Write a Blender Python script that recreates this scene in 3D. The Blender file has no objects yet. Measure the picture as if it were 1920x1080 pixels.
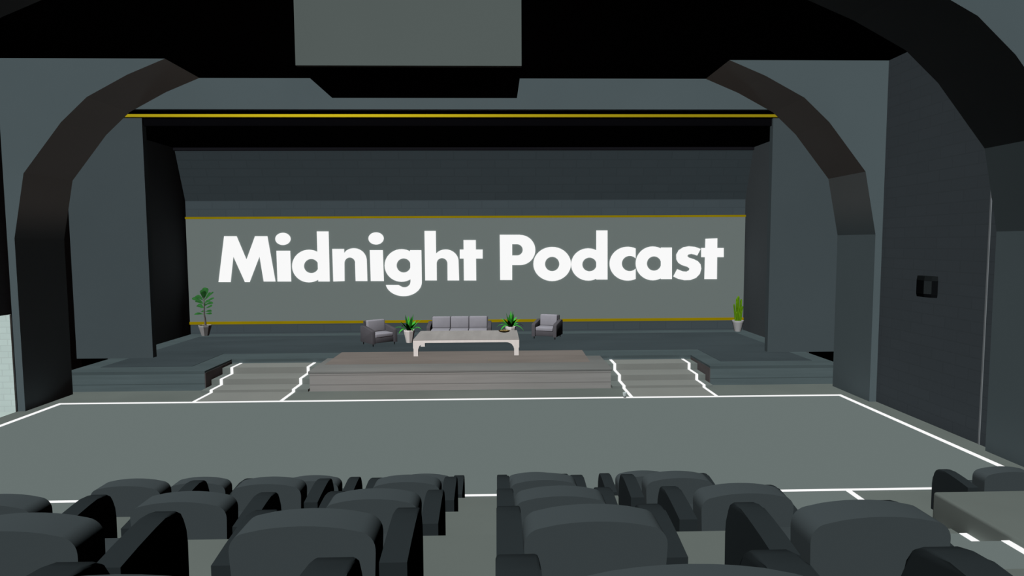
import bpy, bmesh, math, random
from mathutils import Vector, Matrix

random.seed(7)
C = bpy.context.scene.collection
sc = bpy.context.scene
sc.view_settings.view_transform = 'Standard'
sc.view_settings.look = 'None'
sc.cycles.diffuse_bounces = 0
sc.cycles.glossy_bounces = 1
PI = math.pi

# ------------------------------------------------------------------ materials
def lin(c):
    out = []
    for v in c:
        v /= 255.0
        out.append(v / 12.92 if v <= 0.04045 else ((v + 0.055) / 1.055) ** 2.4)
    return out

FRONT, TOP, LEFT = 0.59, 0.76, 0.27      # how much of the key light the three main faces receive

def alb(rgb, k):
    return [min(0.95, v / k) for v in lin(rgb)]

def new_mat(name):
    m = bpy.data.materials.new(name)
    m.use_nodes = True
    nt = m.node_tree
    nt.nodes.clear()
    out = nt.nodes.new('ShaderNodeOutputMaterial')
    bs = nt.nodes.new('ShaderNodeBsdfDiffuse')
    nt.links.new(bs.outputs[0], out.inputs[0])
    return m, nt, bs

def flat(name, col, noise=0.0, scale=3.0, stretch=(1, 1, 1)):
    """plain painted or woven surface with a little procedural unevenness"""
    m, nt, bs = new_mat(name)
    if noise <= 0:
        bs.inputs[0].default_value = (*col, 1)
        return m
    tc = nt.nodes.new('ShaderNodeTexCoord')
    mp = nt.nodes.new('ShaderNodeMapping')
    mp.inputs['Scale'].default_value = stretch
    nz = nt.nodes.new('ShaderNodeTexNoise')
    nz.inputs['Scale'].default_value = scale
    nz.inputs['Detail'].default_value = 3
    rp = nt.nodes.new('ShaderNodeValToRGB')
    rp.color_ramp.elements[0].position = 0.3
    rp.color_ramp.elements[1].position = 0.7
    rp.color_ramp.elements[0].color = (*[c * (1 - noise) for c in col], 1)
    rp.color_ramp.elements[1].color = (*[min(1, c * (1 + noise)) for c in col], 1)
    nt.links.new(tc.outputs['Object'], mp.inputs[0])
    nt.links.new(mp.outputs[0], nz.inputs['Vector'])
    nt.links.new(nz.outputs['Fac'], rp.inputs[0])
    nt.links.new(rp.outputs[0], bs.inputs[0])
    return m

def brick(name, col, axis, depth=0.12, bw=0.6, bh=0.2, mortar=0.012):
    """brick courses drawn on a wall; axis = horizontal direction of the wall ('X' or 'Y')"""
    m, nt, bs = new_mat(name)
    tc = nt.nodes.new('ShaderNodeTexCoord')
    sp = nt.nodes.new('ShaderNodeSeparateXYZ')
    cb = nt.nodes.new('ShaderNodeCombineXYZ')
    bt = nt.nodes.new('ShaderNodeTexBrick')
    nt.links.new(tc.outputs['Object'], sp.inputs[0])
    nt.links.new(sp.outputs[axis], cb.inputs['X'])
    nt.links.new(sp.outputs['Z'], cb.inputs['Y'])
    nt.links.new(cb.outputs[0], bt.inputs['Vector'])
    bt.inputs['Scale'].default_value = 1.0
    bt.inputs['Brick Width'].default_value = bw
    bt.inputs['Row Height'].default_value = bh
    bt.inputs['Mortar Size'].default_value = mortar
    bt.inputs['Mortar Smooth'].default_value = 0.3
    bt.inputs['Color1'].default_value = (*col, 1)
    bt.inputs['Color2'].default_value = (*[c * (1 - depth * 0.4) for c in col], 1)
    bt.inputs['Mortar'].default_value = (*[c * (1 - depth) for c in col], 1)
    nt.links.new(bt.outputs['Color'], bs.inputs[0])
    return m

def boards(name, col, seams, noise=0.06):
    """painted boards: dark seams at given heights, streaky grain along x"""
    m, nt, bs = new_mat(name)
    tc = nt.nodes.new('ShaderNodeTexCoord')
    mp = nt.nodes.new('ShaderNodeMapping')
    mp.inputs['Scale'].default_value = (0.5, 2.5, 9.0)
    nz = nt.nodes.new('ShaderNodeTexNoise')
    nz.inputs['Scale'].default_value = 1.6
    nz.inputs['Detail'].default_value = 4
    rp = nt.nodes.new('ShaderNodeValToRGB')
    rp.color_ramp.elements[0].position = 0.3
    rp.color_ramp.elements[1].position = 0.7
    rp.color_ramp.elements[0].color = (*[c * (1 - noise) for c in col], 1)
    rp.color_ramp.elements[1].color = (*[c * (1 + noise) for c in col], 1)
    nt.links.new(tc.outputs['Object'], mp.inputs[0])
    nt.links.new(mp.outputs[0], nz.inputs['Vector'])
    nt.links.new(nz.outputs['Fac'], rp.inputs[0])
    sp = nt.nodes.new('ShaderNodeSeparateXYZ')
    nt.links.new(tc.outputs['Object'], sp.inputs[0])
    prev = rp.outputs[0]
    for z in seams:
        cmp_ = nt.nodes.new('ShaderNodeMath')
        cmp_.operation = 'COMPARE'
        cmp_.inputs[1].default_value = z
        cmp_.inputs[2].default_value = 0.012
        nt.links.new(sp.outputs['Z'], cmp_.inputs[0])
        mx = nt.nodes.new('ShaderNodeMixRGB')
        mx.inputs[2].default_value = (*[c * 0.72 for c in col], 1)
        nt.links.new(cmp_.outputs[0], mx.inputs[0])
        nt.links.new(prev, mx.inputs[1])
        prev = mx.outputs[0]
    nt.links.new(prev, bs.inputs[0])
    return m

def glow(name, col, strength=1.0):
    m = bpy.data.materials.new(name)
    m.use_nodes = True
    nt = m.node_tree
    nt.nodes.clear()
    out = nt.nodes.new('ShaderNodeOutputMaterial')
    em = nt.nodes.new('ShaderNodeEmission')
    em.inputs[0].default_value = (*col, 1)
    em.inputs[1].default_value = strength
    nt.links.new(em.outputs[0], out.inputs[0])
    m.cycles.emission_sampling = 'NONE'
    return m

M = {}
M['plaster'] = flat('plaster', alb((73, 84, 87), FRONT), 0.04, 0.35)
M['wing'] = flat('wing_plaster', alb((61, 70, 73), FRONT), 0.03, 0.4)
M['brick_side'] = brick('brick_side', alb((40, 45, 48), LEFT), 'Y', 0.10, 0.62, 0.21)
M['brick_left'] = brick('brick_left', alb((40, 45, 48), LEFT), 'Y', 0.10, 0.62, 0.21)
M['brick_back'] = brick('brick_back', alb((59, 68, 72), FRONT), 'X', 0.10, 0.9, 0.26, 0.02)
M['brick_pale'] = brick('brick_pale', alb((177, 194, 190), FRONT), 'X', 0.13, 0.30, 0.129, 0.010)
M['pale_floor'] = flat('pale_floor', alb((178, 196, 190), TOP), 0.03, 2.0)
M['stage_side'] = flat('stage_side', alb((43, 47, 49), LEFT + 0.02), 0.03, 0.5)
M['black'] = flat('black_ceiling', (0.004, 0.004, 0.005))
M['black_trim'] = flat('black_trim', (0.012, 0.012, 0.015))
M['gold'] = flat('gold_paint', alb((131, 114, 3), 0.62), 0.05, 1.2)
M['gold_bright'] = flat('gold_paint_bright', alb((134, 119, 16), 0.68), 0.05, 0.12)
M['floor'] = flat('floor_concrete', alb((97, 105, 101), TOP), 0.07, 0.55)
M['carpet'] = flat('carpet', alb((104, 114, 112), TOP))
M['white_line'] = glow('white_line', lin((252, 252, 252)))
M['letter'] = glow('letter_white', lin((249, 249, 249)))
M['screen'] = flat('screen_grey', alb((100, 109, 107), 0.60))
M['deck'] = boards('deck_boards', alb((72, 84, 86), FRONT), (0.415, 0.165), 0.07)
M['deck_top'] = flat('deck_top', alb((72, 84, 86), TOP + 0.05), 0.08, 1.5, (0.4, 1.5, 1))
M['deck_carpet'] = flat('deck_carpet', alb((57, 66, 69), TOP), 0.09, 0.8, (0.5, 1.6, 1))
M['deck_inside'] = flat('deck_inside', alb((62, 60, 60), 0.40))
M['podium'] = boards('podium_boards', alb((123, 124, 122), 0.64), (0.385, 0.155), 0.05)  # spotlight on the podium is put into this pale colour
M['podium_top'] = flat('podium_top', alb((110, 113, 111), TOP + 0.05), 0.06, 1.5, (0.4, 1.5, 1))  # lighter than the deck border: spotlight included in the colour
M['podium_inlay'] = flat('podium_inlay', alb((114, 109, 104), TOP + 0.05), 0.10, 0.9, (0.5, 1.6, 1))  # lit tone of the deck covering, light put into the colour
M['step'] = flat('step_concrete', alb((100, 108, 105), 0.70), 0.03, 0.8)
M['runner'] = flat('stair_runner', alb((120, 124, 120), 0.74), 0.03, 0.8)
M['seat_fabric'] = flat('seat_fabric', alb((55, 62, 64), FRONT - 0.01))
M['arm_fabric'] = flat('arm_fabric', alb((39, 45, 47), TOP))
M['hang_box'] = flat('hanging_box_paint', alb((82, 90, 88), FRONT), 0.02, 0.6)
M['sofa_frame'] = flat('lounge_frame_fabric', (0.10, 0.097, 0.108), 0.04, 6)
M['sofa_cushion'] = flat('lounge_cushion_fabric', (0.335, 0.335, 0.375), 0.04, 5)
M['dark_leg'] = flat('dark_leg', (0.01, 0.009, 0.009))
M['table'] = flat('table_whitewash', (0.95, 0.91, 0.87), 0.03, 2, (6, 1, 1))  # whitewash, with the warm stage light added into the colour
M['table_top'] = flat('table_top_wood', (0.37, 0.36, 0.345), 0.08, 1.6, (2.6, 0.4, 1))
M['pot_white'] = flat('pot_white', (0.92, 0.88, 0.85))  # white pot, warm stage light worked into the tint
M['pot_grey'] = flat('pot_grey', (0.40, 0.40, 0.40))
M['pot_pale'] = flat('pot_pale', (0.52, 0.53, 0.54))
M['soil'] = flat('soil', (0.03, 0.022, 0.015), 0.3, 20)
M['fern'] = flat('fern_leaf', (0.065, 0.52, 0.05), 0.25, 9)
M['fern_dark'] = flat('fern_leaf_dark', (0.025, 0.2, 0.025), 0.25, 9)
M['ficus'] = flat('ficus_leaf', (0.03, 0.135, 0.032), 0.4, 5)
M['trunk'] = flat('trunk', (0.17, 0.15, 0.14), 0.2, 12)
M['cactus'] = flat('cactus_skin', (0.12, 0.28, 0.008), 0.4, 14, (3, 3, 0.4))
M['bowl'] = flat('bowl_wood', (0.07, 0.045, 0.02), 0.2, 15)
M['nuts'] = flat('nuts', (0.35, 0.26, 0.10), 0.7, 45)
M['speaker'] = flat('speaker_black', (0.006, 0.007, 0.008))
M['speaker_face'] = flat('speaker_grille', (0.026, 0.032, 0.034), 0.1, 60)
M['speaker_cap'] = flat('speaker_cap', (0.013, 0.016, 0.017))
M['cup'] = flat('cup_pale', (0.62, 0.72, 0.72))

# ------------------------------------------------------------------ mesh helpers
class MB:
    def __init__(self):
        self.bm = bmesh.new()

    def box(self, x0, x1, y0, y1, z0, z1, bevel=0.0, seg=2):
        r = bmesh.ops.create_cube(self.bm, size=1.0)
        for v in r['verts']:
            v.co = Vector(((x0 + x1) / 2 + v.co.x * (x1 - x0), (y0 + y1) / 2 + v.co.y * (y1 - y0), (z0 + z1) / 2 + v.co.z * (z1 - z0)))
        if bevel > 0:
            es = {e for v in r['verts'] for e in v.link_edges}
            bmesh.ops.bevel(self.bm, geom=list(es), offset=bevel, segments=seg, profile=0.5, affect='EDGES')
        return self

    def prism(self, pts, axis, a0, a1, shift=None):
        """polygon pts (two coordinates) extruded along an axis from a0 to a1.
        axis 'Y': pts are (x, z); axis 'X': pts are (y, z); axis 'Z': pts are (x, y)"""
        def P(p, a):
            if axis == 'Y':
                return Vector((p[0], a, p[1]))
            if axis == 'X':
                return Vector((a, p[0], p[1]))
            return Vector((p[0], p[1], a))
        va = [self.bm.verts.new(P(p, a0)) for p in pts]
        vb = [self.bm.verts.new(P(p, a1)) for p in pts]
        n = len(pts)
        self.bm.faces.new(va)
        self.bm.faces.new(vb)
        for i in range(n):
            self.bm.faces.new((va[i], va[(i + 1) % n], vb[(i + 1) % n], vb[i]))
        return self

    def ring(self, outer, inner, a0, a1):
        """flat ring in the xz plane with thickness along y"""
        n = len(outer)
        L = []
        for a in (a0, a1):
            L.append([self.bm.verts.new((p[0], a, p[1])) for p in outer])
            L.append([self.bm.verts.new((p[0], a, p[1])) for p in inner])
        f = self.bm.faces.new
        for i in range(n):
            j = (i + 1) % n
            f((L[0][i], L[0][j], L[1][j], L[1][i]))
            f((L[2][i], L[2][j], L[3][j], L[3][i]))
            f((L[0][i], L[0][j], L[2][j], L[2][i]))
            f((L[1][i], L[1][j], L[3][j], L[3][i]))
        return self

    def lathe(self, prof, n=16, cx=0, cy=0, phase=0.0, cap=True):
        rows = []
        for r, z in prof:
            rows.append([self.bm.verts.new((cx + r * math.cos(phase + 2 * PI * i / n), cy + r * math.sin(phase + 2 * PI * i / n), z)) for i in range(n)])
        for a, b in zip(rows[:-1], rows[1:]):
            for i in range(n):
                j = (i + 1) % n
                self.bm.faces.new((a[i], a[j], b[j], b[i]))
        if cap:
            self.bm.faces.new(rows[0])
            self.bm.faces.new(rows[-1])
        return self

    def tube(self, pts, radii, n=8):
        rows = []
        for k, (p, r) in enumerate(zip(pts, radii)):
            p = Vector(p)
            q = Vector(pts[min(k + 1, len(pts) - 1)]) - Vector(pts[max(k - 1, 0)])
            q.normalize()
            s = q.orthogonal().normalized()
            if abs(q.z) > 0.3:
                s = Vector((1, 0, 0)) - q * q.x
                s.normalize()
            t = q.cross(s)
            rows.append([self.bm.verts.new(p + (s * math.cos(2 * PI * i / n) + t * math.sin(2 * PI * i / n)) * r) for i in range(n)])
        for a, b in zip(rows[:-1], rows[1:]):
            for i in range(n):
                j = (i + 1) % n
                self.bm.faces.new((a[i], a[j], b[j], b[i]))
        self.bm.faces.new(rows[0])
        self.bm.faces.new(rows[-1])
        return self

    def build(self, name, mat, parent=None, smooth=0, loc=(0, 0, 0), rotz=0):
        bmesh.ops.recalc_face_normals(self.bm, faces=self.bm.faces)
        me = bpy.data.meshes.new(name)
        self.bm.to_mesh(me)
        self.bm.free()
        me.materials.append(mat)
        if smooth:
            me.polygons.foreach_set('use_smooth', [True] * len(me.polygons))
            me.set_sharp_from_angle(angle=math.radians(smooth))
        o = bpy.data.objects.new(name, me)
        C.objects.link(o)
        o.location = loc
        o.rotation_euler.z = rotz
        if parent:
            o.parent = parent
        return o

def tag(o, label, cat, group=None):
    o['label'] = label
    o['category'] = cat
    if group:
        o['group'] = group
    return o

def thing(name, label, cat, loc=(0, 0, 0), rotz=0, group=None):
    o = bpy.data.objects.new(name, None)
    o.empty_display_size = 0.1
    C.objects.link(o)
    o.location = loc
    o.rotation_euler.z = rotz
    return tag(o, label, cat, group)

def struct(o):
    o['kind'] = 'structure'
    return o

def dup(root, loc, rotz=None):
    r = root.copy()
    C.objects.link(r)
    r.location = loc
    if rotz is not None:
        r.rotation_euler.z = rotz
    for ch in list(root.children):
        c = ch.copy()
        C.objects.link(c)
        c.parent = r
        for g in list(ch.children):
            d = g.copy()
            C.objects.link(d)
            d.parent = c
    return r

LETTERS = [
 ('M',[('P',[(-8.419,2.244),(-8.176,3.781),(-7.764,3.779),(-7.464,2.99),(-7.153,3.776),(-6.745,3.774),(-6.525,2.252),(-6.916,2.254),(-7.027,3.103),(-7.386,2.237),(-7.541,2.238),(-7.898,3.108),(-8.02,2.241)])]),
 ('i',[('P',[(-6.457,3.286),(-6.003,3.284),(-5.999,2.248),(-6.455,2.251)]),('P',[(-5.975,3.68),(-5.98,3.645),(-5.993,3.61),(-6.013,3.578),(-6.039,3.548),(-6.071,3.523),(-6.108,3.503),(-6.149,3.488),(-6.192,3.479),(-6.236,3.476),(-6.28,3.479),(-6.323,3.489),(-6.363,3.504),(-6.398,3.525),(-6.429,3.55),(-6.453,3.58),(-6.471,3.612),(-6.481,3.647),(-6.484,3.683),(-6.479,3.718),(-6.466,3.753),(-6.447,3.785),(-6.42,3.815),(-6.388,3.84),(-6.351,3.86),(-6.311,3.875),(-6.268,3.884),(-6.223,3.887),(-6.179,3.884),(-6.137,3.874),(-6.097,3.859),(-6.062,3.838),(-6.031,3.813),(-6.006,3.783),(-5.989,3.751),(-5.978,3.716)])]),
 ('d',[('R',[(-4.821,2.763),(-4.83,2.676),(-4.853,2.592),(-4.889,2.513),(-4.938,2.439),(-4.997,2.373),(-5.066,2.318),(-5.144,2.273),(-5.227,2.24),(-5.314,2.22),(-5.403,2.214),(-5.492,2.222),(-5.578,2.242),(-5.659,2.276),(-5.733,2.322),(-5.799,2.378),(-5.855,2.445),(-5.899,2.519),(-5.931,2.599),(-5.949,2.683),(-5.953,2.769),(-5.944,2.855),(-5.92,2.939),(-5.884,3.018),(-5.836,3.092),(-5.776,3.157),(-5.707,3.212),(-5.63,3.257),(-5.547,3.29),(-5.46,3.309),(-5.372,3.316),(-5.283,3.308),(-5.198,3.288),(-5.117,3.254),(-5.042,3.209),(-4.976,3.153),(-4.92,3.087),(-4.876,3.013),(-4.844,2.933),(-4.825,2.849)],[(-5.066,2.764),(-5.07,2.727),(-5.08,2.691),(-5.096,2.656),(-5.117,2.625),(-5.143,2.596),(-5.173,2.572),(-5.206,2.553),(-5.243,2.539),(-5.28,2.53),(-5.319,2.528),(-5.357,2.531),(-5.394,2.54),(-5.43,2.554),(-5.462,2.574),(-5.491,2.598),(-5.515,2.627),(-5.534,2.659),(-5.548,2.693),(-5.556,2.73),(-5.558,2.767),(-5.554,2.804),(-5.544,2.84),(-5.528,2.874),(-5.507,2.906),(-5.481,2.934),(-5.451,2.958),(-5.418,2.978),(-5.382,2.992),(-5.344,3.0),(-5.305,3.003),(-5.267,3.0),(-5.23,2.991),(-5.195,2.976),(-5.162,2.957),(-5.134,2.932),(-5.11,2.904),(-5.09,2.872),(-5.076,2.837),(-5.068,2.801)]),('P',[(-5.095,3.927),(-4.705,3.925),(-4.709,2.24),(-5.091,2.243)])]),
 ('n',[('P',[(-4.595,3.337),(-4.199,3.335),(-4.202,3.199),(-4.121,3.283),(-4.063,3.316),(-4.0,3.34),(-3.934,3.354),(-3.867,3.358),(-3.8,3.352),(-3.735,3.335),(-3.674,3.309),(-3.617,3.274),(-3.567,3.231),(-3.525,3.18),(-3.491,3.123),(-3.467,3.062),(-3.453,2.998),(-3.449,2.932),(-3.444,2.247),(-3.837,2.25),(-3.843,2.853),(-3.838,2.858),(-3.843,2.906),(-3.86,2.952),(-3.888,2.991),(-3.925,3.021),(-3.968,3.039),(-4.015,3.046),(-4.062,3.04),(-4.106,3.022),(-4.144,2.992),(-4.174,2.953),(-4.193,2.908),(-4.2,2.86),(-4.21,2.252),(-4.588,2.239)])]),
 ('i',[('P',[(-3.341,3.29),(-2.903,3.288),(-2.889,2.243),(-3.328,2.246)]),('P',[(-2.865,3.681),(-2.87,3.645),(-2.882,3.61),(-2.902,3.578),(-2.928,3.548),(-2.96,3.523),(-2.997,3.502),(-3.038,3.487),(-3.081,3.478),(-3.126,3.475),(-3.17,3.479),(-3.213,3.488),(-3.253,3.504),(-3.289,3.525),(-3.32,3.55),(-3.345,3.58),(-3.364,3.613),(-3.374,3.647),(-3.378,3.683),(-3.373,3.719),(-3.361,3.754),(-3.341,3.786),(-3.315,3.815),(-3.283,3.841),(-3.246,3.861),(-3.205,3.876),(-3.162,3.885),(-3.117,3.888),(-3.073,3.885),(-3.03,3.875),(-2.99,3.86),(-2.954,3.839),(-2.922,3.814),(-2.897,3.784),(-2.879,3.751),(-2.868,3.717)])]),
 ('g',[('R',[(-1.712,2.765),(-1.72,2.678),(-1.742,2.594),(-1.778,2.514),(-1.826,2.44),(-1.885,2.374),(-1.954,2.318),(-2.032,2.273),(-2.115,2.24),(-2.203,2.22),(-2.292,2.214),(-2.382,2.222),(-2.469,2.242),(-2.551,2.276),(-2.626,2.322),(-2.693,2.379),(-2.75,2.446),(-2.796,2.52),(-2.828,2.6),(-2.848,2.685),(-2.853,2.771),(-2.844,2.858),(-2.822,2.942),(-2.786,3.022),(-2.738,3.095),(-2.678,3.16),(-2.609,3.216),(-2.532,3.261),(-2.449,3.294),(-2.362,3.313),(-2.273,3.32),(-2.184,3.312),(-2.097,3.292),(-2.015,3.258),(-1.94,3.213),(-1.872,3.156),(-1.815,3.09),(-1.77,3.016),(-1.737,2.936),(-1.717,2.851)],[(-1.974,2.766),(-1.978,2.729),(-1.987,2.693),(-2.002,2.658),(-2.022,2.626),(-2.047,2.598),(-2.076,2.574),(-2.108,2.554),(-2.142,2.54),(-2.179,2.532),(-2.216,2.529),(-2.253,2.532),(-2.289,2.541),(-2.323,2.556),(-2.355,2.575),(-2.383,2.6),(-2.406,2.629),(-2.425,2.661),(-2.439,2.695),(-2.447,2.732),(-2.449,2.769),(-2.446,2.806),(-2.436,2.842),(-2.421,2.877),(-2.401,2.909),(-2.377,2.937),(-2.348,2.961),(-2.316,2.98),(-2.281,2.994),(-2.245,3.003),(-2.208,3.006),(-2.171,3.003),(-2.135,2.994),(-2.1,2.979),(-2.069,2.959),(-2.041,2.935),(-2.017,2.907),(-1.999,2.875),(-1.985,2.84),(-1.977,2.803)]),('P',[(-1.986,3.283),(-1.607,3.281),(-1.608,2.271),(-1.988,2.273)]),('P',[(-1.986,2.35),(-1.607,2.347),(-1.609,2.194),(-1.609,2.194),(-1.617,2.125),(-1.638,2.057),(-1.671,1.992),(-1.717,1.931),(-1.773,1.877),(-1.84,1.829),(-1.914,1.789),(-1.996,1.758),(-2.082,1.737),(-2.171,1.726),(-2.262,1.725),(-2.351,1.734),(-2.438,1.754),(-2.52,1.783),(-2.595,1.821),(-2.663,1.867),(-2.72,1.921),(-2.767,1.98),(-2.802,2.045),(-2.824,2.112),(-2.401,2.108),(-2.318,2.062),(-2.268,2.037),(-2.213,2.026),(-2.157,2.029),(-2.103,2.047),(-2.057,2.078),(-2.02,2.119),(-1.997,2.169),(-1.989,2.222)])]),
 ('h',[('P',[(-1.492,3.926),(-1.113,3.925),(-1.114,3.167),(-1.039,3.23),(-0.98,3.262),(-0.917,3.285),(-0.85,3.298),(-0.783,3.302),(-0.715,3.296),(-0.65,3.28),(-0.588,3.255),(-0.531,3.221),(-0.48,3.18),(-0.437,3.131),(-0.402,3.077),(-0.377,3.019),(-0.362,2.957),(-0.357,2.894),(-0.344,2.247),(-0.736,2.25),(-0.733,2.825),(-0.733,2.825),(-0.739,2.872),(-0.757,2.916),(-0.785,2.954),(-0.823,2.984),(-0.866,3.002),(-0.913,3.009),(-0.961,3.003),(-1.005,2.985),(-1.043,2.956),(-1.073,2.918),(-1.091,2.874),(-1.098,2.827),(-1.101,2.252),(-1.492,2.255)])]),
 ('t',[('P',[(-0.182,3.614),(0.233,3.612),(0.236,2.242),(-0.181,2.245)]),('P',[(-0.312,3.295),(0.461,3.291),(0.459,2.986),(-0.315,2.99)])]),
 ('P',[('P',[(1.044,3.787),(1.465,3.785),(1.457,2.25),(1.05,2.253)]),('P',[(1.46,3.785),(1.734,3.784),(1.734,3.779),(1.814,3.772),(1.893,3.753),(1.968,3.722),(2.037,3.68),(2.099,3.628),(2.151,3.566),(2.193,3.498),(2.224,3.424),(2.243,3.346),(2.249,3.266),(2.243,3.186),(2.224,3.108),(2.192,3.034),(2.15,2.966),(2.097,2.905),(2.035,2.853),(1.965,2.811),(1.89,2.781),(1.811,2.763),(1.73,2.757),(1.455,2.758),(1.456,3.086),(1.631,3.085),(1.68,3.091),(1.726,3.11),(1.765,3.14),(1.796,3.179),(1.815,3.224),(1.821,3.273),(1.815,3.322),(1.796,3.368),(1.766,3.408),(1.727,3.438),(1.681,3.457),(1.632,3.464),(1.458,3.465)])]),
 ('o',[('R',[(3.463,2.784),(3.455,2.693),(3.432,2.604),(3.393,2.52),(3.341,2.442),(3.275,2.372),(3.198,2.313),(3.112,2.266),(3.019,2.232),(2.921,2.211),(2.82,2.204),(2.72,2.212),(2.622,2.234),(2.529,2.27),(2.443,2.318),(2.366,2.378),(2.301,2.448),(2.249,2.527),(2.21,2.611),(2.187,2.7),(2.18,2.791),(2.188,2.882),(2.211,2.971),(2.25,3.055),(2.303,3.132),(2.368,3.201),(2.444,3.26),(2.53,3.307),(2.623,3.341),(2.721,3.362),(2.821,3.368),(2.921,3.361),(3.019,3.339),(3.112,3.304),(3.197,3.256),(3.274,3.196),(3.339,3.126),(3.392,3.048),(3.431,2.964),(3.455,2.875)],[(3.065,2.786),(3.062,2.748),(3.053,2.711),(3.038,2.676),(3.018,2.643),(2.993,2.614),(2.964,2.59),(2.931,2.57),(2.896,2.555),(2.859,2.547),(2.821,2.544),(2.782,2.547),(2.745,2.556),(2.71,2.571),(2.677,2.591),(2.648,2.616),(2.623,2.646),(2.603,2.678),(2.589,2.714),(2.58,2.751),(2.577,2.789),(2.58,2.827),(2.589,2.864),(2.603,2.899),(2.623,2.932),(2.648,2.96),(2.677,2.985),(2.71,3.005),(2.745,3.019),(2.783,3.028),(2.821,3.031),(2.859,3.027),(2.896,3.018),(2.931,3.004),(2.964,2.983),(2.993,2.959),(3.018,2.929),(3.038,2.897),(3.053,2.861),(3.062,2.824)])]),
 ('d',[('R',[(4.638,2.761),(4.631,2.675),(4.611,2.591),(4.576,2.511),(4.528,2.437),(4.469,2.372),(4.399,2.316),(4.321,2.271),(4.236,2.238),(4.147,2.218),(4.055,2.212),(3.963,2.22),(3.874,2.24),(3.789,2.274),(3.71,2.32),(3.64,2.377),(3.58,2.443),(3.532,2.517),(3.497,2.597),(3.475,2.682),(3.468,2.768),(3.475,2.854),(3.496,2.938),(3.531,3.017),(3.579,3.091),(3.638,3.156),(3.708,3.211),(3.786,3.256),(3.87,3.289),(3.959,3.308),(4.05,3.315),(4.142,3.307),(4.231,3.287),(4.316,3.253),(4.394,3.208),(4.464,3.151),(4.524,3.086),(4.573,3.012),(4.609,2.932),(4.63,2.847)],[(4.34,2.763),(4.337,2.726),(4.328,2.691),(4.314,2.657),(4.294,2.626),(4.269,2.598),(4.24,2.575),(4.207,2.556),(4.172,2.542),(4.135,2.533),(4.096,2.531),(4.058,2.534),(4.021,2.543),(3.985,2.557),(3.952,2.576),(3.923,2.6),(3.898,2.628),(3.878,2.66),(3.863,2.694),(3.854,2.729),(3.851,2.766),(3.854,2.802),(3.862,2.838),(3.877,2.871),(3.897,2.902),(3.922,2.93),(3.951,2.954),(3.983,2.972),(4.019,2.986),(4.056,2.995),(4.094,2.997),(4.133,2.994),(4.17,2.985),(4.205,2.971),(4.238,2.952),(4.268,2.928),(4.293,2.9),(4.313,2.869),(4.328,2.835),(4.337,2.799)]),('P',[(4.324,3.919),(4.705,3.918),(4.716,2.245),(4.332,2.248)])]),
 ('c',[('P',[(5.673,3.29),(5.674,3.301),(5.596,3.33),(5.515,3.35),(5.431,3.36),(5.347,3.359),(5.264,3.347),(5.184,3.326),(5.108,3.294),(5.037,3.253),(4.972,3.204),(4.916,3.147),(4.868,3.083),(4.831,3.014),(4.803,2.941),(4.787,2.864),(4.782,2.787),(4.788,2.709),(4.805,2.632),(4.834,2.559),(4.873,2.489),(4.921,2.424),(4.978,2.366),(5.044,2.316),(5.115,2.274),(5.192,2.241),(5.273,2.218),(5.357,2.206),(5.441,2.204),(5.525,2.213),(5.607,2.231),(5.684,2.26),(5.683,2.266),(5.68,2.601),(5.679,2.613),(5.639,2.578),(5.592,2.551),(5.541,2.535),(5.487,2.528),(5.432,2.532),(5.38,2.546),(5.331,2.569),(5.288,2.602),(5.252,2.642),(5.225,2.688),(5.209,2.738),(5.203,2.79),(5.208,2.841),(5.224,2.891),(5.25,2.937),(5.284,2.976),(5.327,3.008),(5.375,3.031),(5.428,3.045),(5.482,3.048),(5.536,3.04),(5.588,3.023),(5.635,2.996),(5.676,2.961),(5.676,2.962)])]),
 ('a',[('R',[(6.854,2.785),(6.848,2.695),(6.828,2.606),(6.793,2.522),(6.746,2.445),(6.687,2.376),(6.617,2.317),(6.539,2.27),(6.454,2.236),(6.364,2.215),(6.272,2.209),(6.18,2.216),(6.09,2.238),(6.004,2.274),(5.925,2.322),(5.854,2.381),(5.793,2.451),(5.744,2.529),(5.708,2.613),(5.686,2.702),(5.678,2.792),(5.684,2.883),(5.705,2.971),(5.739,3.054),(5.787,3.131),(5.846,3.2),(5.915,3.258),(5.993,3.305),(6.078,3.339),(6.167,3.36),(6.259,3.367),(6.351,3.359),(6.441,3.338),(6.526,3.303),(6.605,3.255),(6.676,3.196),(6.737,3.126),(6.786,3.049),(6.823,2.965),(6.846,2.876)],[(6.554,2.782),(6.552,2.744),(6.543,2.706),(6.529,2.671),(6.509,2.638),(6.484,2.609),(6.455,2.585),(6.423,2.565),(6.387,2.55),(6.35,2.541),(6.311,2.539),(6.273,2.542),(6.235,2.551),(6.199,2.566),(6.166,2.586),(6.136,2.611),(6.111,2.641),(6.09,2.674),(6.075,2.709),(6.066,2.746),(6.062,2.785),(6.065,2.823),(6.074,2.86),(6.088,2.895),(6.108,2.928),(6.133,2.957),(6.162,2.982),(6.194,3.001),(6.23,3.016),(6.267,3.025),(6.305,3.027),(6.344,3.024),(6.382,3.015),(6.417,3.0),(6.451,2.98),(6.48,2.955),(6.506,2.926),(6.526,2.893),(6.541,2.857),(6.551,2.82)]),('P',[(6.537,3.328),(6.916,3.326),(6.931,2.247),(6.55,2.249)])]),
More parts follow.
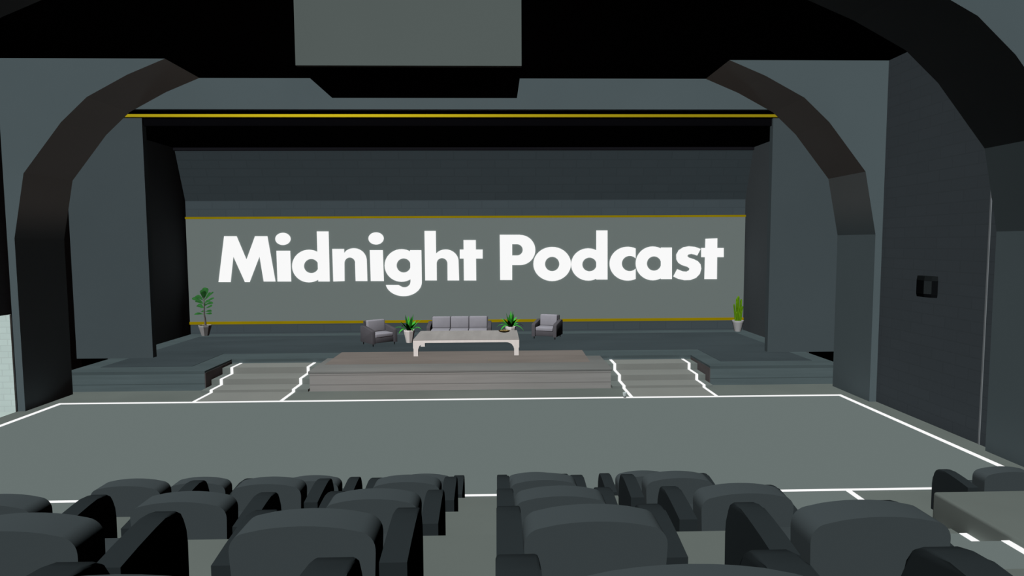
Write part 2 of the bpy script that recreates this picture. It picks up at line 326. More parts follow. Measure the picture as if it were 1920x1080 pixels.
 ('s',[('P',[(7.907,3.274),(7.713,3.344),(7.499,3.366),(7.312,3.335),(7.153,3.235),(7.069,3.082),(7.077,2.922),(7.143,2.805),(7.267,2.725),(7.456,2.665),(7.532,2.611),(7.522,2.547),(7.432,2.5),(7.298,2.511),(7.109,2.587),(6.978,2.337),(7.14,2.256),(7.356,2.207),(7.571,2.211),(7.763,2.284),(7.89,2.417),(7.94,2.598),(7.911,2.747),(7.818,2.854),(7.666,2.93),(7.505,2.978),(7.45,3.032),(7.482,3.085),(7.583,3.105),(7.691,3.084),(7.788,3.046)])]),
 ('t',[('P',[(8.067,3.617),(8.474,3.631),(8.485,2.237),(8.054,2.24)]),('P',[(7.928,3.305),(8.7,3.301),(8.707,2.988),(7.933,2.992)])]),
]
# ------------------------------------------------------------------ room shell
WX = 9.22          # side walls of the hall
CZ = 7.30          # hall ceiling
Y1F, Y1B = 8.42, 9.90      # near arch
Y2F, Y2B = 13.12, 14.60    # stage arch
DK = 0.48          # stage deck height

f = MB()
f.box(-10.6, 10.6, -4.0, 21.3, -0.3, 0.0)
TX = 3.5
for k, yf in enumerate((7.12, 5.62, 4.12, 2.62, 1.12)):
    f.box(-TX if k < 9 else 0, TX, -4.0, yf, 0.5 * k, 0.5 * (k + 1))
# stepped side aisle, three steps to each row
edges = [6.95, 6.46, 5.685, 4.98, 4.75, 4.25, 3.75, 3.25, 2.75, 2.25, 1.75, 1.25]
sz = [0.167, 0.345, 0.505, 0.667, 0.833, 1.0, 1.167, 1.333, 1.5, 1.667, 1.833, 2.0]
zp = 0.0
for e, z in zip(edges, sz):
    f.box(TX, 5.9, -4.0, e, zp, z)
    zp = z
struct(f.build('floor', M['floor']))

struct(MB().box(-WX - 0.2, WX + 0.2, -4.0, Y2B, CZ, CZ + 0.2).build('ceiling', M['black']))
struct(MB().box(WX, WX + 0.2, -4.0, Y2B, 0, CZ).build('wall_right', M['brick_side']))
wl = MB()
wl.box(-WX - 0.2, -WX, -4.0, 11.2, 0, CZ)
wl.box(-WX - 0.2, -WX, 11.2, Y2F - 0.02, 2.07, CZ)
wl.box(-WX - 0.2, -WX, Y2F - 0.02, Y2B, 0, CZ)
struct(wl.build('wall_left', M['brick_left']))
struct(MB().box(-WX - 0.2, WX + 0.2, -4.2, -4.0, 0, CZ).build('wall_rear', M['plaster']))
# passage behind the left doorway, its lit look put into the pale colours
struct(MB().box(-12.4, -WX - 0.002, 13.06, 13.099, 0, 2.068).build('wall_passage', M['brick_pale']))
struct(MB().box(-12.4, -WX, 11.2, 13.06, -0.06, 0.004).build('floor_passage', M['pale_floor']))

# arches: stepped profile, (distance from the centre line, height)
ARC = [(9.07, 0.0), (9.07, 3.65), (8.805, 4.985), (7.99, 6.02), (7.44, 6.53), (6.60, 6.98), (5.83, CZ)]
for n, (ya, yb) in enumerate(((Y1F, Y1B), (Y2F, Y2B))):
    a = MB()
    for s in (-1, 1):
        pts = [(s * x, z) for x, z in ARC] + [(s * (WX - 0.0), CZ), (s * (WX - 0.0), 0.0)]
        a.prism(pts, 'Y', ya, yb)
    struct(a.build('trim_%d' % (n + 1), M['plaster']))
struct(MB().box(WX - 0.012, WX + 0.01, 10.205, 10.235, 0, 4.6).build('trim_3', flat('pale_strip', alb((74, 78, 80), LEFT))))

# header above the stage opening
struct(MB().box(-WX, WX, Y2B, Y2B + 0.12, 6.60, CZ).build('wall_header', M['plaster']))
struct(MB().box(-WX, WX, Y2B + 0.12, 15.15, 6.60, CZ).build('trim_4', M['black']))
struct(MB().box(-10.3, 10.3, 15.15, 15.23, 6.535, 6.622).build('trim_5', M['gold_bright']))
struct(MB().box(-10.5, 10.5, 15.15, 16.70, 6.80, CZ).build('ceiling_backstage', M['black']))
struct(MB().box(-10.5, 10.5, 16.70, 21.2, 6.615, CZ).build('ceiling_stage', M['black']))

# wings and stage walls
struct(MB().box(-10.3, -8.29, 16.62, 16.80, DK, 6.80).build('wall_wing_left', M['wing']))
struct(MB().box(8.35, 10.3, 16.62, 16.80, DK, 6.80).build('wall_wing_right', M['wing']))
for s, nm in ((-1, 'left'), (1, 'right')):
    w = MB()
    w.box(min(s * 10.3, s * 10.5), max(s * 10.3, s * 10.5), Y2B, 16.80, 0, CZ)
    struct(w.build('wall_backstage_' + nm, M['stage_side']))
    w = MB()
    w.box(min(s * 9.43, s * 9.6), max(s * 9.43, s * 9.6), 16.80, 21.2, 0, 6.615)
    struct(w.build('wall_stage_' + nm, M['stage_side']))
b = MB()
b.prism([(20.48, 6.53), (21.02, 4.955), (21.02, 0.0), (21.2, 0.0), (21.2, 6.62), (20.48, 6.62)], 'X', -9.43, 9.43)
struct(b.build('wall_back', M['brick_back']))
struct(MB().box(-9.43, 9.43, 20.38, 20.48, 6.525, 6.615).build('trim_6', M['black_trim']))

# ------------------------------------------------------------------ big screen with lettering
scr = thing('stage_screen', 'wide grey wall screen with white lettering across the back of the stage', 'screen', (0, 21.02, 0.82))
def sub(mb, name, mat, root, smooth=0):
    """build in world coordinates, then hang below a root that stands elsewhere"""
    o = mb.build(name, mat, None, smooth)
    me = o.data
    me.transform(Matrix.Translation(-Vector(root.location)))
    o.parent = root
    return o
panel = sub(MB().box(-9.43, 9.43, 20.995, 21.02, 0.90, 4.36), 'panel', M['screen'], scr)
sub(MB().box(-9.43, 9.43, 20.955, 21.02, 4.355, 4.425), 'frame_strip', M['gold'], scr)['label'] = 'gold strip along the top edge'
sub(MB().box(-9.43, 9.43, 20.955, 21.02, 0.815, 0.905), 'frame_strip', M['gold'], scr)['label'] = 'gold strip along the bottom edge'
for ch, shapes in LETTERS:
    mb = MB()
    for s in shapes:
        if s[0] == 'P':
            mb.prism(s[1], 'Y', 20.975, 20.995)
        else:
            mb.ring(s[1], s[2], 20.975, 20.995)
    lt = sub(mb, 'letter', M['letter'], scr)
    lt.parent = panel

# ------------------------------------------------------------------ floor carpet with its white outline
cp = thing('floor_carpet', 'large flat grey carpet outlined in white between seats and stage', 'carpet', (0, 11.0, 0))
CX, CY0, CY1 = 8.77, 8.32, 13.71
carpet_field = sub(MB().box(-CX, CX, CY0, CY1, 0.0, 0.012), 'carpet_field', M['carpet'], cp)
bl = MB()
w = 0.10
bl.box(-CX, CX, CY1 - w, CY1, 0.012, 0.018)
bl.box(-CX, CX, CY0, CY0 + 0.06, 0.012, 0.018)
bl.box(-CX, -CX + w, CY0 + 0.06, CY1 - w, 0.012, 0.018)
bl.box(CX - w, CX, CY0 + 0.06, CY1 - w, 0.012, 0.018)
sub(bl, 'border_line', M['white_line'], cp)

# side aisle carpets with a white edge line
ac = thing('aisle_carpet', 'grey stepped carpet with white edge line on the right-hand aisle steps', 'carpet', (4.7, 7.0, 0))
am = MB()
runs = [(7.0, 8.31, 0.0, 0.012), (6.50, 6.70, 0.167, 0.225), (5.69, 6.215, 0.345, 0.41), (4.985, 5.68, 0.505, 0.595),
        (4.755, 4.97, 0.667, 0.75), (4.255, 4.5, 0.833, 0.91)]
for ya, yb, z0, z1 in runs:
    am.box(3.55, 5.87, ya, yb, z0, z1)
    sub(MB().box(5.80, 5.88, ya, yb, z0 + 0.002, z1 + 0.005), 'border_line', M['white_line'], ac)
sub(am, 'carpet_field', M['carpet'], ac)
al = MB().box(-5.87, -3.55, 7.0, 8.31, 0.0, 0.012).build('aisle_carpet', M['carpet'], loc=(0, 0, 0))
tag(al, 'flat grey carpet piece on the floor at left, in front of the seats', 'carpet')

# low platform beside the right aisle
pf = MB().box(5.9, WX - 0.015, 2.4, 6.77, 0.0, 0.64, 0.035, 3)
tag(pf.build('seating_platform', flat('platform_concrete', alb((98, 106, 102), TOP), 0.05, 0.7), smooth=40), 'low grey platform block with a rounded edge beside the right-hand aisle steps', 'platform')

# ------------------------------------------------------------------ stage
st = thing('stage', 'grey boarded stage with dark floor covering and two front blocks', 'stage', (0, 18.5, 0))
deck = MB()
outl = [(-9.4, 14.83), (-6.10, 14.83), (-6.10, 16.35), (6.15, 16.35), (6.15, 14.83), (9.4, 14.83), (9.4, 16.60), (9.42, 16.60), (9.42, 21.01), (-9.42, 21.01), (-9.42, 16.60), (-9.4, 16.60)]
deck.prism(outl, 'Z', 0.0, DK - 0.012)
sub(deck, 'deck_body', M['deck'], st)
rim = MB()
o2 = [(-9.4, 14.80), (-6.08, 14.80), (-6.08, 16.32), (6.13, 16.32), (6.13, 14.80), (9.4, 14.80), (9.4, 16.60), (9.42, 16.60), (9.42, 21.01), (-9.42, 21.01), (-9.42, 16.60), (-9.4, 16.60)]
rim.prism(o2, 'Z', DK - 0.05, DK)
sub(rim, 'deck_border', M['deck_top'], st)
ck = MB()
ck.prism([(-8.9, 15.38), (-6.66, 15.38), (-6.66, 17.16), (6.60, 17.16), (6.60, 15.38), (8.95, 15.38), (8.9, 20.38), (-8.85, 20.38)], 'Z', DK, DK + 0.006)
sub(ck, 'deck_carpet', M['deck_carpet'], st)
sub(MB().prism([(-3.40, 16.32), (3.30, 16.32), (3.32, 17.155), (-3.40, 17.155)], 'Z', DK, DK + 0.012), 'deck_inlay', M['podium_inlay'], st)
sub(MB().box(-6.10, -6.085, 14.84, 16.34, 0.0, DK - 0.055), 'deck_cheek', M['deck_inside'], st)
sub(MB().box(6.135, 6.15, 14.84, 16.34, 0.0, DK - 0.055), 'deck_cheek', M['deck_inside'], st)

pd = thing('stage_podium', 'pale warm grey boarded podium projecting from the middle of the stage', 'podium', (0, 15.4, 0))
sub(MB().box(-3.54, 3.66, 14.62, 16.29, 0.0, DK - 0.01), 'podium_body', M['podium'], pd)
sub(MB().box(-3.565, 3.685, 14.59, 16.31, DK - 0.055, DK + 0.008, 0.012, 2), 'podium_rim', M['podium_top'], pd, 40)
sub(MB().prism([(-3.40, 15.42), (3.28, 15.42), (3.30, 16.305), (-3.40, 16.305)], 'Z', DK + 0.004, DK + 0.012), 'podium_inlay', M['podium_inlay'], pd)

def stairs(x0, x1, s0, s1, label):
    t = thing('stage_stairs', label, 'stairs', ((x0 + x1) / 2, 15.4, 0), 0, 'stage stairs')
    T = [(14.58, 0.06), (15.13, 0.20), (15.75, 0.36)]
    ends = [15.13, 15.75, 16.34]
    for (y, z), e in zip(T, ends):
        sub(MB().box(x0, x1, y, e, 0.0, z), 'step', M['step'], t)
    # carpet runner and white lines following the steps
    prof = [(CY1 + 0.01, 0.004)]
    for (y, z), e in zip(T, ends):
        prof += [(y, prof[-1][1]), (y, z + 0.004)]
    prof.append((16.32, prof[-1][1]))
    def strip(a, b, th, name, mat):
        mb = MB()
        off = [(y - th, z + th) for y, z in prof]
        off[0] = (prof[0][0], prof[0][1] + th)
        off[-1] = (prof[-1][0], prof[-1][1] + th)
        for (p, q, r, s_) in zip(prof[:-1], prof[1:], off[1:], off[:-1]):
            mb.prism([p, q, r, s_], 'X', a, b)
        return sub(mb, name, mat, t)
    strip(s0, s1, 0.006, 'stair_runner', M['runner'])
    strip(s0 - 0.035, s0 + 0.035, 0.012, 'light_strip', M['white_line'])
    strip(s1 - 0.035, s1 + 0.035, 0.012, 'light_strip', M['white_line'])
stairs(-6.08, -3.57, -5.84, -3.91, 'short grey stairs with white edge lines left of the podium')
stairs(3.69, 6.13, 3.97, 5.91, 'short grey stairs with white edge lines right of the podium')

# ------------------------------------------------------------------ box hanging from the ceiling
hb = thing('hanging_box', 'large plain grey box hanging from the black ceiling', 'ceiling box', (0.08, 6.9, 5.23))
sub(MB().box(-1.02, 1.18, 6.2, 6.26, 5.235, CZ), 'front_panel', M['hang_box'], hb)
sub(MB().box(-1.02, 1.18, 6.26, 7.55, 5.235, CZ), 'box_body', M['black'], hb)  # black colour stands in for the grey box's unlit underside
sub(MB().box(-1.0, 1.17, 7.55, 7.57, 5.24, 5.26), 'lower_edge', M['hang_box'], hb)

# ------------------------------------------------------------------ auditorium chairs
SEATS = 'padded auditorium chairs'
def make_seat():
    t = thing('auditorium_chair', '', 'chair', (0, 0, 0), 0, SEATS)
    # backrest: crowned outline with rounded shoulders, leaning slightly
    hw, top = 0.325, 0.752
    out = [(-hw + 0.02, 0.08), (-hw + 0.008, 0.45), (-hw, 0.62)]
    rr = 0.085
    zc = top - 0.028 - rr
    for i in range(0, 7):
        a = PI - i * (PI / 2) / 6 * 0.9
        out.append((-hw + rr + rr * math.cos(a), zc + rr * math.sin(a)))
    half = list(out)
    crown = [(x, top - 0.024 * (x / (hw - rr)) ** 2) for x in (-0.18, -0.12, -0.06, 0.0)]
    pts = half + crown + [(-x, z) for x, z in reversed(half + crown[:-1])]
    bm = MB()
    bm.prism(pts, 'Y', 0.0, 0.19)
    for v in bm.bm.verts:
        v.co.y += (top - v.co.z) * 0.05
    bm.build('backrest', M['seat_fabric'], t, 50)
    # seat cushion with rounded front
    cu = MB()
    cu.prism([(0.20, 0.22), (0.20, 0.40), (0.66, 0.395), (0.70, 0.375), (0.72, 0.33), (0.72, 0.27), (0.70, 0.22)], 'X', -0.315, 0.315)
    cu.build('seat', M['seat_fabric'], t, 50)
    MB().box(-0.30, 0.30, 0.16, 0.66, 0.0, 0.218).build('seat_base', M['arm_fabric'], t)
    prof = [(0.10, 0.0), (0.10, 0.525), (0.25, 0.551), (0.40, 0.571), (0.49, 0.579), (0.56, 0.577), (0.615, 0.562), (0.655, 0.533), (0.682, 0.487), (0.698, 0.42), (0.708, 0.34), (0.715, 0.0)]
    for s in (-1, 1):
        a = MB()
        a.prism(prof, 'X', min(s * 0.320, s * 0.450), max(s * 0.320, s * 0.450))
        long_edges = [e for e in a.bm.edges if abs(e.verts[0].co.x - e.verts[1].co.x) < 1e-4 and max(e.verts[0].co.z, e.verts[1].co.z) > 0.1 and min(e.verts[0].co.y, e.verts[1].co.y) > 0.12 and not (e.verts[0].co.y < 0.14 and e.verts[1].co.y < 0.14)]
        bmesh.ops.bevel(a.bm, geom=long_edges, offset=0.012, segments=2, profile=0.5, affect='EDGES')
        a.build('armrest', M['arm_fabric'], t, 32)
    return t

ROWN = {4: 'front row', 3: 'second row from the stage', 2: 'third row from the stage', 1: 'fourth row from the stage', 0: 'nearest row'}
COLS = {'L3': (-2.57, 'third seat left of the centre aisle'), 'L2': (-1.265, 'second seat left of the centre aisle'), 'L1': (0.045, 'beside the centre aisle on its left'),
        'R1': (1.36, 'beside the centre aisle on its right'), 'R2': (2.665, 'second seat right of the centre aisle')}
seat0 = make_seat()
first = True
ROWY = {0: 1.19, 1: 2.68, 2: 4.15, 3: 5.72, 4: 7.06}
for k, cols in ((1, ('R1', 'L1', 'L2', 'R2')), (0, ('L1', 'R1', 'R2')), (2, ('L3', 'L2', 'L1', 'R1', 'R2')), (3, ('L3', 'L2', 'L1', 'R1', 'R2')), (4, ('L3', 'L2', 'L1', 'R1', 'R2'))):
    for c in cols:
        x, where = COLS[c]
        loc = (x, ROWY[k], 2.0 - 0.5 * k)
        if first:
            o = seat0
            o.location = loc
            first = False
        else:
            o = dup(seat0, loc)
        o['label'] = 'dark grey padded armchair, %s, %s' % (ROWN[k], where)
o = dup(seat0, (7.05, 7.03, 0.0))
o['label'] = 'dark grey padded armchair at far right, standing behind the low platform block'

# ------------------------------------------------------------------ lounge furniture on the stage
def lounge(name, label, cat, loc, rotz, width, n, group=None):
    """upholstered seat facing local -y"""
    t = thing(name, label, cat, loc, rotz, group)
    d, hw = 0.76, width / 2
    MB().box(-hw + 0.12, hw - 0.12, -d / 2 + 0.03, d / 2 - 0.02, 0.10, 0.25, 0.012).build('seat_frame', M['sofa_frame'], t, 40)
    for s in (-1, 1):
        a = MB()
        x0, x1 = sorted((s * (hw - 0.12), s * hw))
        a.prism([(-d / 2, 0.08), (-d / 2, 0.43), (-d / 2 + 0.02, 0.465), (-d / 2 + 0.07, 0.49), (d / 2 - 0.14, 0.565), (d / 2 - 0.03, 0.565), (d / 2, 0.54), (d / 2, 0.08)], 'X', x0, x1)
        bmesh.ops.bevel(a.bm, geom=[e for e in a.bm.edges if abs(e.verts[0].co.x - e.verts[1].co.x) < 1e-4], offset=0.02, segments=2, profile=0.5, affect='EDGES')
        a.build('armrest', M['sofa_frame'], t, 40)
    bk = MB()
    bk.prism([(d / 2 - 0.12, 0.10), (d / 2 - 0.085, 0.685), (d / 2 - 0.05, 0.71), (d / 2 + 0.005, 0.69), (d / 2, 0.10)], 'X', -hw + 0.11, hw - 0.11)
    bk.build('back_frame', M['sofa_frame'], t, 40)
    iw = (width - 0.25) / n
    for i in range(n):
        a = -hw + 0.125 + i * iw
        MB().box(a + 0.004, a + iw - 0.004, -d / 2 + 0.01, d / 2 - 0.15, 0.25, 0.375, 0.03, 3).build('seat_cushion', M['sofa_cushion'], t, 50)
        c = MB().box(a + 0.004, a + iw - 0.004, d / 2 - 0.27, d / 2 - 0.125, 0.365, 0.725, 0.035, 3)
        for v in c.bm.verts:
            v.co.y += (v.co.z - 0.40) * 0.10
        c.build('back_cushion', M['sofa_cushion'], t, 50)
    for sx in (-1, 1):
        for sy in (-1, 1):
            lg = MB().lathe([(0.012, 0.0), (0.02, 0.08), (0.02, 0.10)], 8, sx * (hw - 0.07), sy * (d / 2 - 0.07))
            lg.build('leg', M['dark_leg'], t)
    return t
lounge('lounge_armchair', 'grey upholstered armchair turned towards the right, left of the low white table', 'armchair', (-2.62, 18.50, DK + 0.009), math.radians(38), 0.84, 1, 'lounge armchairs on the stage')
lounge('lounge_armchair', 'grey upholstered armchair facing the seats, right of the low white table', 'armchair', (2.53, 19.50, DK + 0.009), math.radians(-21), 0.82, 1, 'lounge armchairs on the stage')
lounge('sofa', 'grey three-seat sofa standing behind the low white table', 'sofa', (-0.235, 19.15, DK + 0.009), 0, 1.98, 3)

tb = thing('coffee_table', 'long low whitewashed table with arched corner brackets, on the podium', 'table', (0.10, 17.25, DK + 0.015))
TW, TD, TH = 1.42, 0.84, 0.445
MB().box(-TW, TW, -TD, TD, TH - 0.022, TH, 0.006).build('tabletop', M['table_top'], tb)
apr = MB()
apr.box(-TW + 0.02, TW - 0.02, -TD + 0.005, -TD + 0.05, TH - 0.085, TH - 0.022)
apr.box(-TW + 0.02, TW - 0.02, TD - 0.05, TD - 0.005, TH - 0.085, TH - 0.022)
apr.box(-TW + 0.005, -TW + 0.05, -TD + 0.05, TD - 0.05, TH - 0.085, TH - 0.022)
apr.box(TW - 0.05, TW - 0.005, -TD + 0.05, TD - 0.05, TH - 0.085, TH - 0.022)
apr.build('apron', M['table'], tb)
for sx in (-1, 1):
    for sy in (-1, 1):
        lg = MB()
        xo, xi = TW - 0.002, TW - 0.135
        pts = [(sx * (xo - 0.012), 0.0), (sx * (xo - 0.012), 0.20), (sx * xo, 0.22), (sx * xo, TH - 0.022), (sx * (xi - 0.22), TH - 0.022), (sx * (xi - 0.22), TH - 0.085)]
        for i in range(1, 8):
            a = PI / 2 * i / 8
            pts.append((sx * (xi - 0.22 + 0.21 * math.sin(a)), TH - 0.085 - 0.17 * (1 - math.cos(a))))
        pts += [(sx * xi, TH - 0.085 - 0.18), (sx * xi, 0.0)]
        ya, yb = sorted((sy * (TD - 0.002), sy * (TD - 0.13)))
        lg.prism(pts, 'Y', ya, yb)
        lg.build('leg', M['table'], tb)

bw = thing('snack_bowl', 'small shallow brown dish with pale bits on the table, right end', 'dish', (1.14, 17.66, DK + 0.016 + TH))
MB().lathe([(0.06, 0.0), (0.14, 0.022), (0.175, 0.05), (0.165, 0.05), (0.13, 0.03), (0.02, 0.024)], 20).build('bowl', M['bowl'], bw, 40)
nt_ = MB()
for i in range(26):
    a, r = random.uniform(0, 2 * PI), 0.11 * math.sqrt(random.random())
    g = bmesh.ops.create_icosphere(nt_.bm, subdivisions=1, radius=random.uniform(0.014, 0.022))
    for v in g['verts']:
        v.co += Vector((r * math.cos(a), r * math.sin(a), 0.048 + random.uniform(0, 0.012)))
nn = nt_.build('snack_bits', M['nuts'], bw)
nn['kind'] = 'stuff'

# ------------------------------------------------------------------ plants
def pot(t, r0, r1, h, mat, n=12, phase=0.0, smooth=0):
    MB().lathe([(r0, 0.0), (r0 + (r1 - r0) * 0.90, h * 0.80), (r1, h * 0.88), (r1, h), (r1 * 0.88, h), (r1 * 0.84, h * 0.92)], n, 0, 0, phase).build('pot', mat, t, smooth)
    p = [c for c in t.children if c.name.startswith('pot')][-1]
    MB().lathe([(r1 * 0.86, h * 0.90), (r1 * 0.86, h * 0.94)], n, 0, 0, phase).build('soil', M['soil'], p)

def blade(mb, base, az, length, width, rise, droop, n=6):
    """arching pointed blade, folded along its middle"""
    d = Vector((math.cos(az), math.sin(az), 0))
    s = Vector((-d.y, d.x, 0))
    L = []
    for i in range(n + 1):
        u = i / n
        p = Vector(base) + d * (length * (u - 0.12 * u * u)) + Vector((0, 0, rise * u - droop * u * u))
        w_ = width * math.sin(PI * min(1, 0.12 + 0.88 * u) ** 0.8) * 0.5 + 0.002
        if i == n:
            w_ = 0.002
        L.append([mb.bm.verts.new(p - s * w_ + Vector((0, 0, 0.25 * w_))), mb.bm.verts.new(p), mb.bm.verts.new(p + s * w_ + Vector((0, 0, 0.25 * w_)))])
    for a, b in zip(L[:-1], L[1:]):
        mb.bm.faces.new((a[0], a[1], b[1], b[0]))
        mb.bm.faces.new((a[1], a[2], b[2], b[1]))

def fern(label, loc, rot, seed):
    rnd = random.Random(seed)
    t = thing('potted_fern', label, 'plant', loc, rot, 'ferns beside the table')
    pot(t, 0.095, 0.165, 0.385, M['pot_white'], 8, PI / 8)
    kinds = []
    for i in range(7):
        kinds.append((i * 2 * PI / 7 + rnd.uniform(-.2, .2), rnd.uniform(.46, .56), rnd.uniform(.30, .42), rnd.uniform(.26, .42)))
    for i in range(7):
        kinds.append((i * 2 * PI / 7 + 0.45 + rnd.uniform(-.2, .2), rnd.uniform(.30, .40), rnd.uniform(.40, .50), rnd.uniform(.12, .2)))
    for i in range(5):
        kinds.append((i * 2 * PI / 5 + rnd.uniform(-.3, .3), rnd.uniform(.08, .16), rnd.uniform(.44, .54), 0.02))
    for i, (az, ln_, rs, dr) in enumerate(kinds):
        mb = MB()
        blade(mb, (0.025 * math.cos(az), 0.025 * math.sin(az), 0.355), az, ln_, 0.095, rs, dr)
        mb.build('leaf', M['fern_dark'] if i % 3 == 2 else M['fern'], t)
fern('bright green fern in a tall white pot between left armchair and table', (-1.75, 18.80, DK + 0.009), 0.55, 3)
fern('bright green fern in a white pot behind the right end of the table', (1.36, 19.40, DK + 0.009), 0.5, 5)

fc = thing('potted_fig', 'tall leafy fig tree with thin trunk in a pale pot, stage left corner', 'plant', (-8.78, 20.66, DK + 0.003))
pot(fc, 0.115, 0.205, 0.35, M['pot_grey'], 8, 0.2, 25)
tr = MB()
tr.tube([(0.02, 0, 0.30), (0.015, 0.0, 0.55), (-0.01, 0.0, 0.70), (0.0, 0, 0.95), (0.0, 0, 1.35)], [0.036, 0.03, 0.025, 0.02, 0.010], 8)
tr.build('trunk', M['trunk'], fc, 60)
rnd = random.Random(11)
def fig_leaf(z, az, ln_, wd, el, bend):
    mb = MB()
    d = Vector((math.cos(az) * math.cos(el), math.sin(az) * math.cos(el), math.sin(el)))
    s = Vector((-math.sin(az), math.cos(az), 0))
    sg = 1 if s.y > 0 else -1
    s = s * math.cos(0.45) + Vector((0, 0, 1)) * (math.sin(0.45) * sg * abs(s.y))
    prof = [(0.0, 0.02), (0.14, 0.12), (0.35, 0.55), (0.6, 0.92), (0.8, 1.0), (0.94, 0.62), (1.0, 0.1)]
    L = []
    for u, w_ in prof:
        p = Vector((0, 0, z)) + d * (ln_ * u) + Vector((0, 0, -bend * u * u))
        k = wd * w_ / 2
        up = Vector((0, 0, 0.22 * k))
        L.append([mb.bm.verts.new(p - s * k + up), mb.bm.verts.new(p), mb.bm.verts.new(p + s * k + up)])
    for a, b in zip(L[:-1], L[1:]):
        mb.bm.faces.new((a[0], a[1], b[1], b[0]))
        mb.bm.faces.new((a[1], a[2], b[2], b[1]))
    mb.build('leaf', M['ficus'], fc)
FIG = [(0.73, 178, .38, .16, 8, .04), (0.74, 8, .26, .15, 10, .04), (0.80, 150, .20, .13, 25, .05), (0.82, 12, .26, .16, 14, .05), (0.92, 350, .34, .22, 26, .05),
       (0.93, 168, .36, .22, 36, .08), (1.0, 255, .16, .16, 5, .05), (1.06, 18, .32, .20, 18, .04), (1.08, 172, .40, .22, 34, .08), (1.14, 196, .46, .22, 30, .06),
       (1.16, -6, .42, .20, 24, .04), (1.20, 165, .46, .20, 38, .10), (1.20, 40, .40, .24, 50, .02), (1.26, 118, .42, .26, 64, .02), (1.24, 75, .46, .30, 74, .0),
       (1.24, 12, .44, .22, 40, .02), (1.22, 290, .34, .20, 84, .0), (1.0, 90, .28, .22, 30, .05), (1.10, 60, .30, .2, 30, .05)]
for z, az, l_, w_, el, bd in FIG:
    fig_leaf(0.28 + (z - 0.28) * 0.95, math.radians(az), l_ * 0.9, w_ * 0.92, math.radians(el), bd)

cc = thing('potted_cactus', 'columnar green cactus in a pale pot, far right corner of stage', 'plant', (9.10, 20.62, DK + 0.003))
pot(cc, 0.11, 0.19, 0.37, M['pot_pale'], 16, 0, 40)
for x, y, h0, h1, lean, r in ((0.0, 0.0, 0.36, 1.20, 0.0, .042), (-0.045, -0.03, 0.36, 1.02, -.02, .036), (0.05, -0.02, 0.36, 1.10, .04, .038), (-0.075, 0.02, 0.36, 0.93, -.06, .03),
                              (0.08, 0.03, 0.36, 0.86, .09, .03), (0.02, -0.06, 0.36, 0.84, .0, .034), (-0.02, 0.06, 0.36, 1.12, -.01, .034), (-0.05, -0.07, 0.36, 0.66, -.03, .028), (0.07, -0.06, 0.36, 0.70, .03, .028)):
    mb = MB()
    n = 12
    rows = []
    for z, k in ((h0, 1.0), (h0 + (h1 - h0) * 0.5, 1.05), (h1 - 0.06, 1.0), (h1 - 0.02, 0.75), (h1, 0.2)):
        rows.append([mb.bm.verts.new((x + lean * (z - h0) / (h1 - h0) + r * k * (1.0 if i % 2 == 0 else 0.72) * math.cos(2 * PI * i / n), y + r * k * (1.0 if i % 2 == 0 else 0.72) * math.sin(2 * PI * i / n), z)) for i in range(n)])
    for a, b in zip(rows[:-1], rows[1:]):
        for i in range(n):
            j = (i + 1) % n
            mb.bm.faces.new((a[i], a[j], b[j], b[i]))
    mb.bm.faces.new(rows[-1])
    mb.build('stem', M['cactus'], cc)

# ------------------------------------------------------------------ small things
sp = thing('wall_speaker', 'small black speaker mounted on the dark brick wall at right', 'speaker', (WX, 11.60, 2.45))
K = 0.84
sec = [(0.0, -0.26 * K), (-0.10 * K, -0.20 * K), (-0.17 * K, -0.05 * K), (-0.125 * K, 0.27 * K), (0.0, 0.29 * K)]
def spk(z0, z1, k0, k1, name, mat):
    mb = MB()
    va = [mb.bm.verts.new((x * k0, y * (0.5 + 0.5 * k0), z0)) for x, y in sec]
    vb = [mb.bm.verts.new((x * k1, y * (0.5 + 0.5 * k1), z1)) for x, y in sec]
    mb.bm.faces.new(va)
    mb.bm.faces.new(vb)
    for i in range(len(sec)):
        j = (i + 1) % len(sec)
        mb.bm.faces.new((va[i], va[j], vb[j], vb[i]))
    mb.build(name, mat, sp)
spk(0.04, 0.30, 1.0, 1.0, 'cabinet', M['speaker'])
spk(0.30, 0.385, 1.0, 0.92, 'top_cap', M['speaker_cap'])
spk(-0.02, 0.04, 0.92, 1.0, 'bottom_cap', M['speaker'])
g = MB()
(ax, ay), (bx_, by_) = sec[1], sec[2]
nx, ny = -0.0045, -0.0022
g.prism([(ax, ay), (ax + nx, ay + ny), (bx_ + nx, by_ + ny), (bx_, by_)], 'Z', 0.05, 0.295)
g.build('grille', M['speaker_face'], sp)

cu = thing('cup', 'tiny pale cup-shaped object on the floor by the right stairs', 'cup', (3.80, 13.66, 0.018))
MB().lathe([(0.028, 0.02), (0.045, 0.06), (0.05, 0.11), (0.044, 0.115), (0.035, 0.05)], 14).build('cup_body', M['cup'], cu, 40)
MB().lathe([(0.034, 0.0), (0.03, 0.02)], 14).build('cup_base', M['dark_leg'], cu)

# ------------------------------------------------------------------ light
sun = bpy.data.lights.new('house_light', 'SUN')
sun.energy = math.pi
sun.angle = 0.0
sun.color = (1, 1, 1)
sun.use_shadow = False
so = bpy.data.objects.new('house_light', sun)
C.objects.link(so)
so.rotation_euler = Vector((-0.27, -0.59, 0.76)).to_track_quat('Z', 'Y').to_euler()
so.location = (-3, -1, 7)

wl_ = bpy.data.lights.new('warm_stage_light', 'POINT')
wl_.energy = 70
wl_.color = (1.0, 0.62, 0.54)
wl_.shadow_soft_size = 0.05
wl_.use_shadow = False
wo = bpy.data.objects.new('warm_stage_light', wl_)
C.objects.link(wo)
wo.location = (-1.0, 12.3, 2.5)
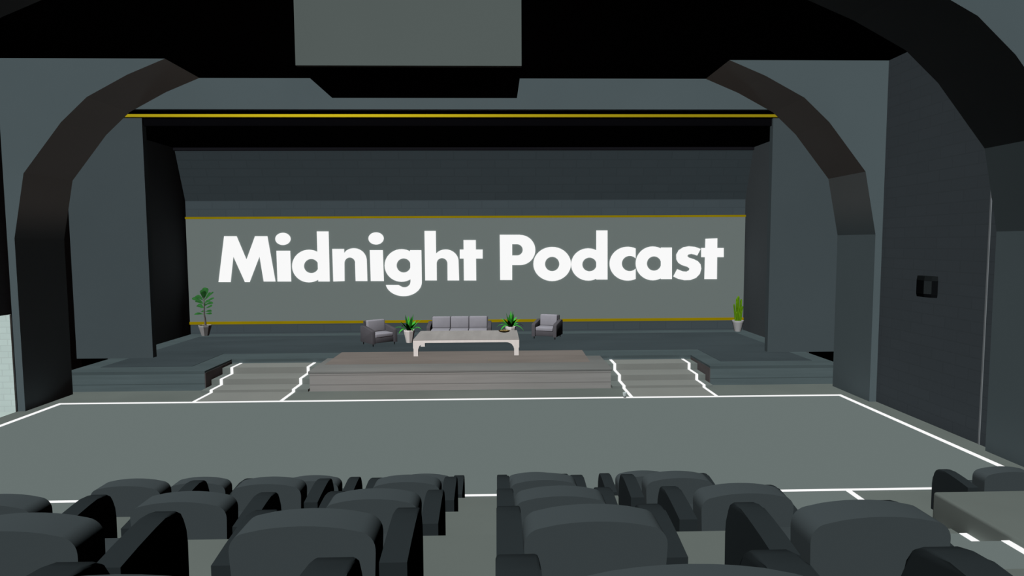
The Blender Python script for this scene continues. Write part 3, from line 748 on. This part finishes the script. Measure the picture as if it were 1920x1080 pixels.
# light linking leaves the big carpet out of the warm lamp's reach
lc = bpy.data.collections.new('warm_light_receivers')
lc.objects.link(carpet_field)
wo.light_linking.receiver_collection = lc
lc.collection_objects[0].light_linking.link_state = 'EXCLUDE'

ul = bpy.data.lights.new('warm_arch_fill', 'SPOT')  # added fill, no real fixture; brightens the stage arch soffits alone
ul.energy = 430
ul.color = (1.0, 0.62, 0.5)
ul.spot_size = math.radians(140)
ul.spot_blend = 0.15
ul.shadow_soft_size = 0.05
ul.use_shadow = False
uo = bpy.data.objects.new('warm_arch_fill', ul)
C.objects.link(uo)
uo.location = (0.0, 13.9, 0.2)
uo.rotation_euler = (PI, 0, 0)
lc2 = bpy.data.collections.new('arch_fill_receivers')
lc2.objects.link(bpy.data.objects['trim_2'])
uo.light_linking.receiver_collection = lc2

gl = bpy.data.lights.new('gold_trim_fill', 'POINT')  # added lamp without a fixture, grades only the top gold strip
gl.energy = 1350
gl.shadow_soft_size = 0.05
gl.use_shadow = False
go = bpy.data.objects.new('gold_trim_fill', gl)
C.objects.link(go)
go.location = (-3.0, 9.2, 6.0)
lc3 = bpy.data.collections.new('gold_fill_receivers')
lc3.objects.link(bpy.data.objects['trim_5'])
go.light_linking.receiver_collection = lc3

w = bpy.data.worlds.new('World')
sc.world = w
w.use_nodes = True
w.node_tree.nodes['Background'].inputs[0].default_value = (0, 0, 0, 1)
w.node_tree.nodes['Background'].inputs[1].default_value = 0.0

# ------------------------------------------------------------------ camera
cam = bpy.data.cameras.new('camera')
cam.sensor_width = 36.0
cam.lens = 1158.4 / 1920 * 36
cam.clip_start = 0.05
co = bpy.data.objects.new('camera', cam)
C.objects.link(co)
pit, yaw, rol = 0.072389, 0.025357, -0.004930
fw = Vector((math.sin(yaw) * math.cos(pit), math.cos(yaw) * math.cos(pit), -math.sin(pit)))
rt = Vector((math.cos(yaw), -math.sin(yaw), 0))
up = rt.cross(fw)
r2 = rt * math.cos(rol) + up * math.sin(rol)
u2 = -rt * math.sin(rol) + up * math.cos(rol)
mw = Matrix((r2, u2, -fw)).transposed().to_4x4()
mw.translation = Vector((0.918, 0, 3.5))
co.matrix_world = mw
sc.camera = co
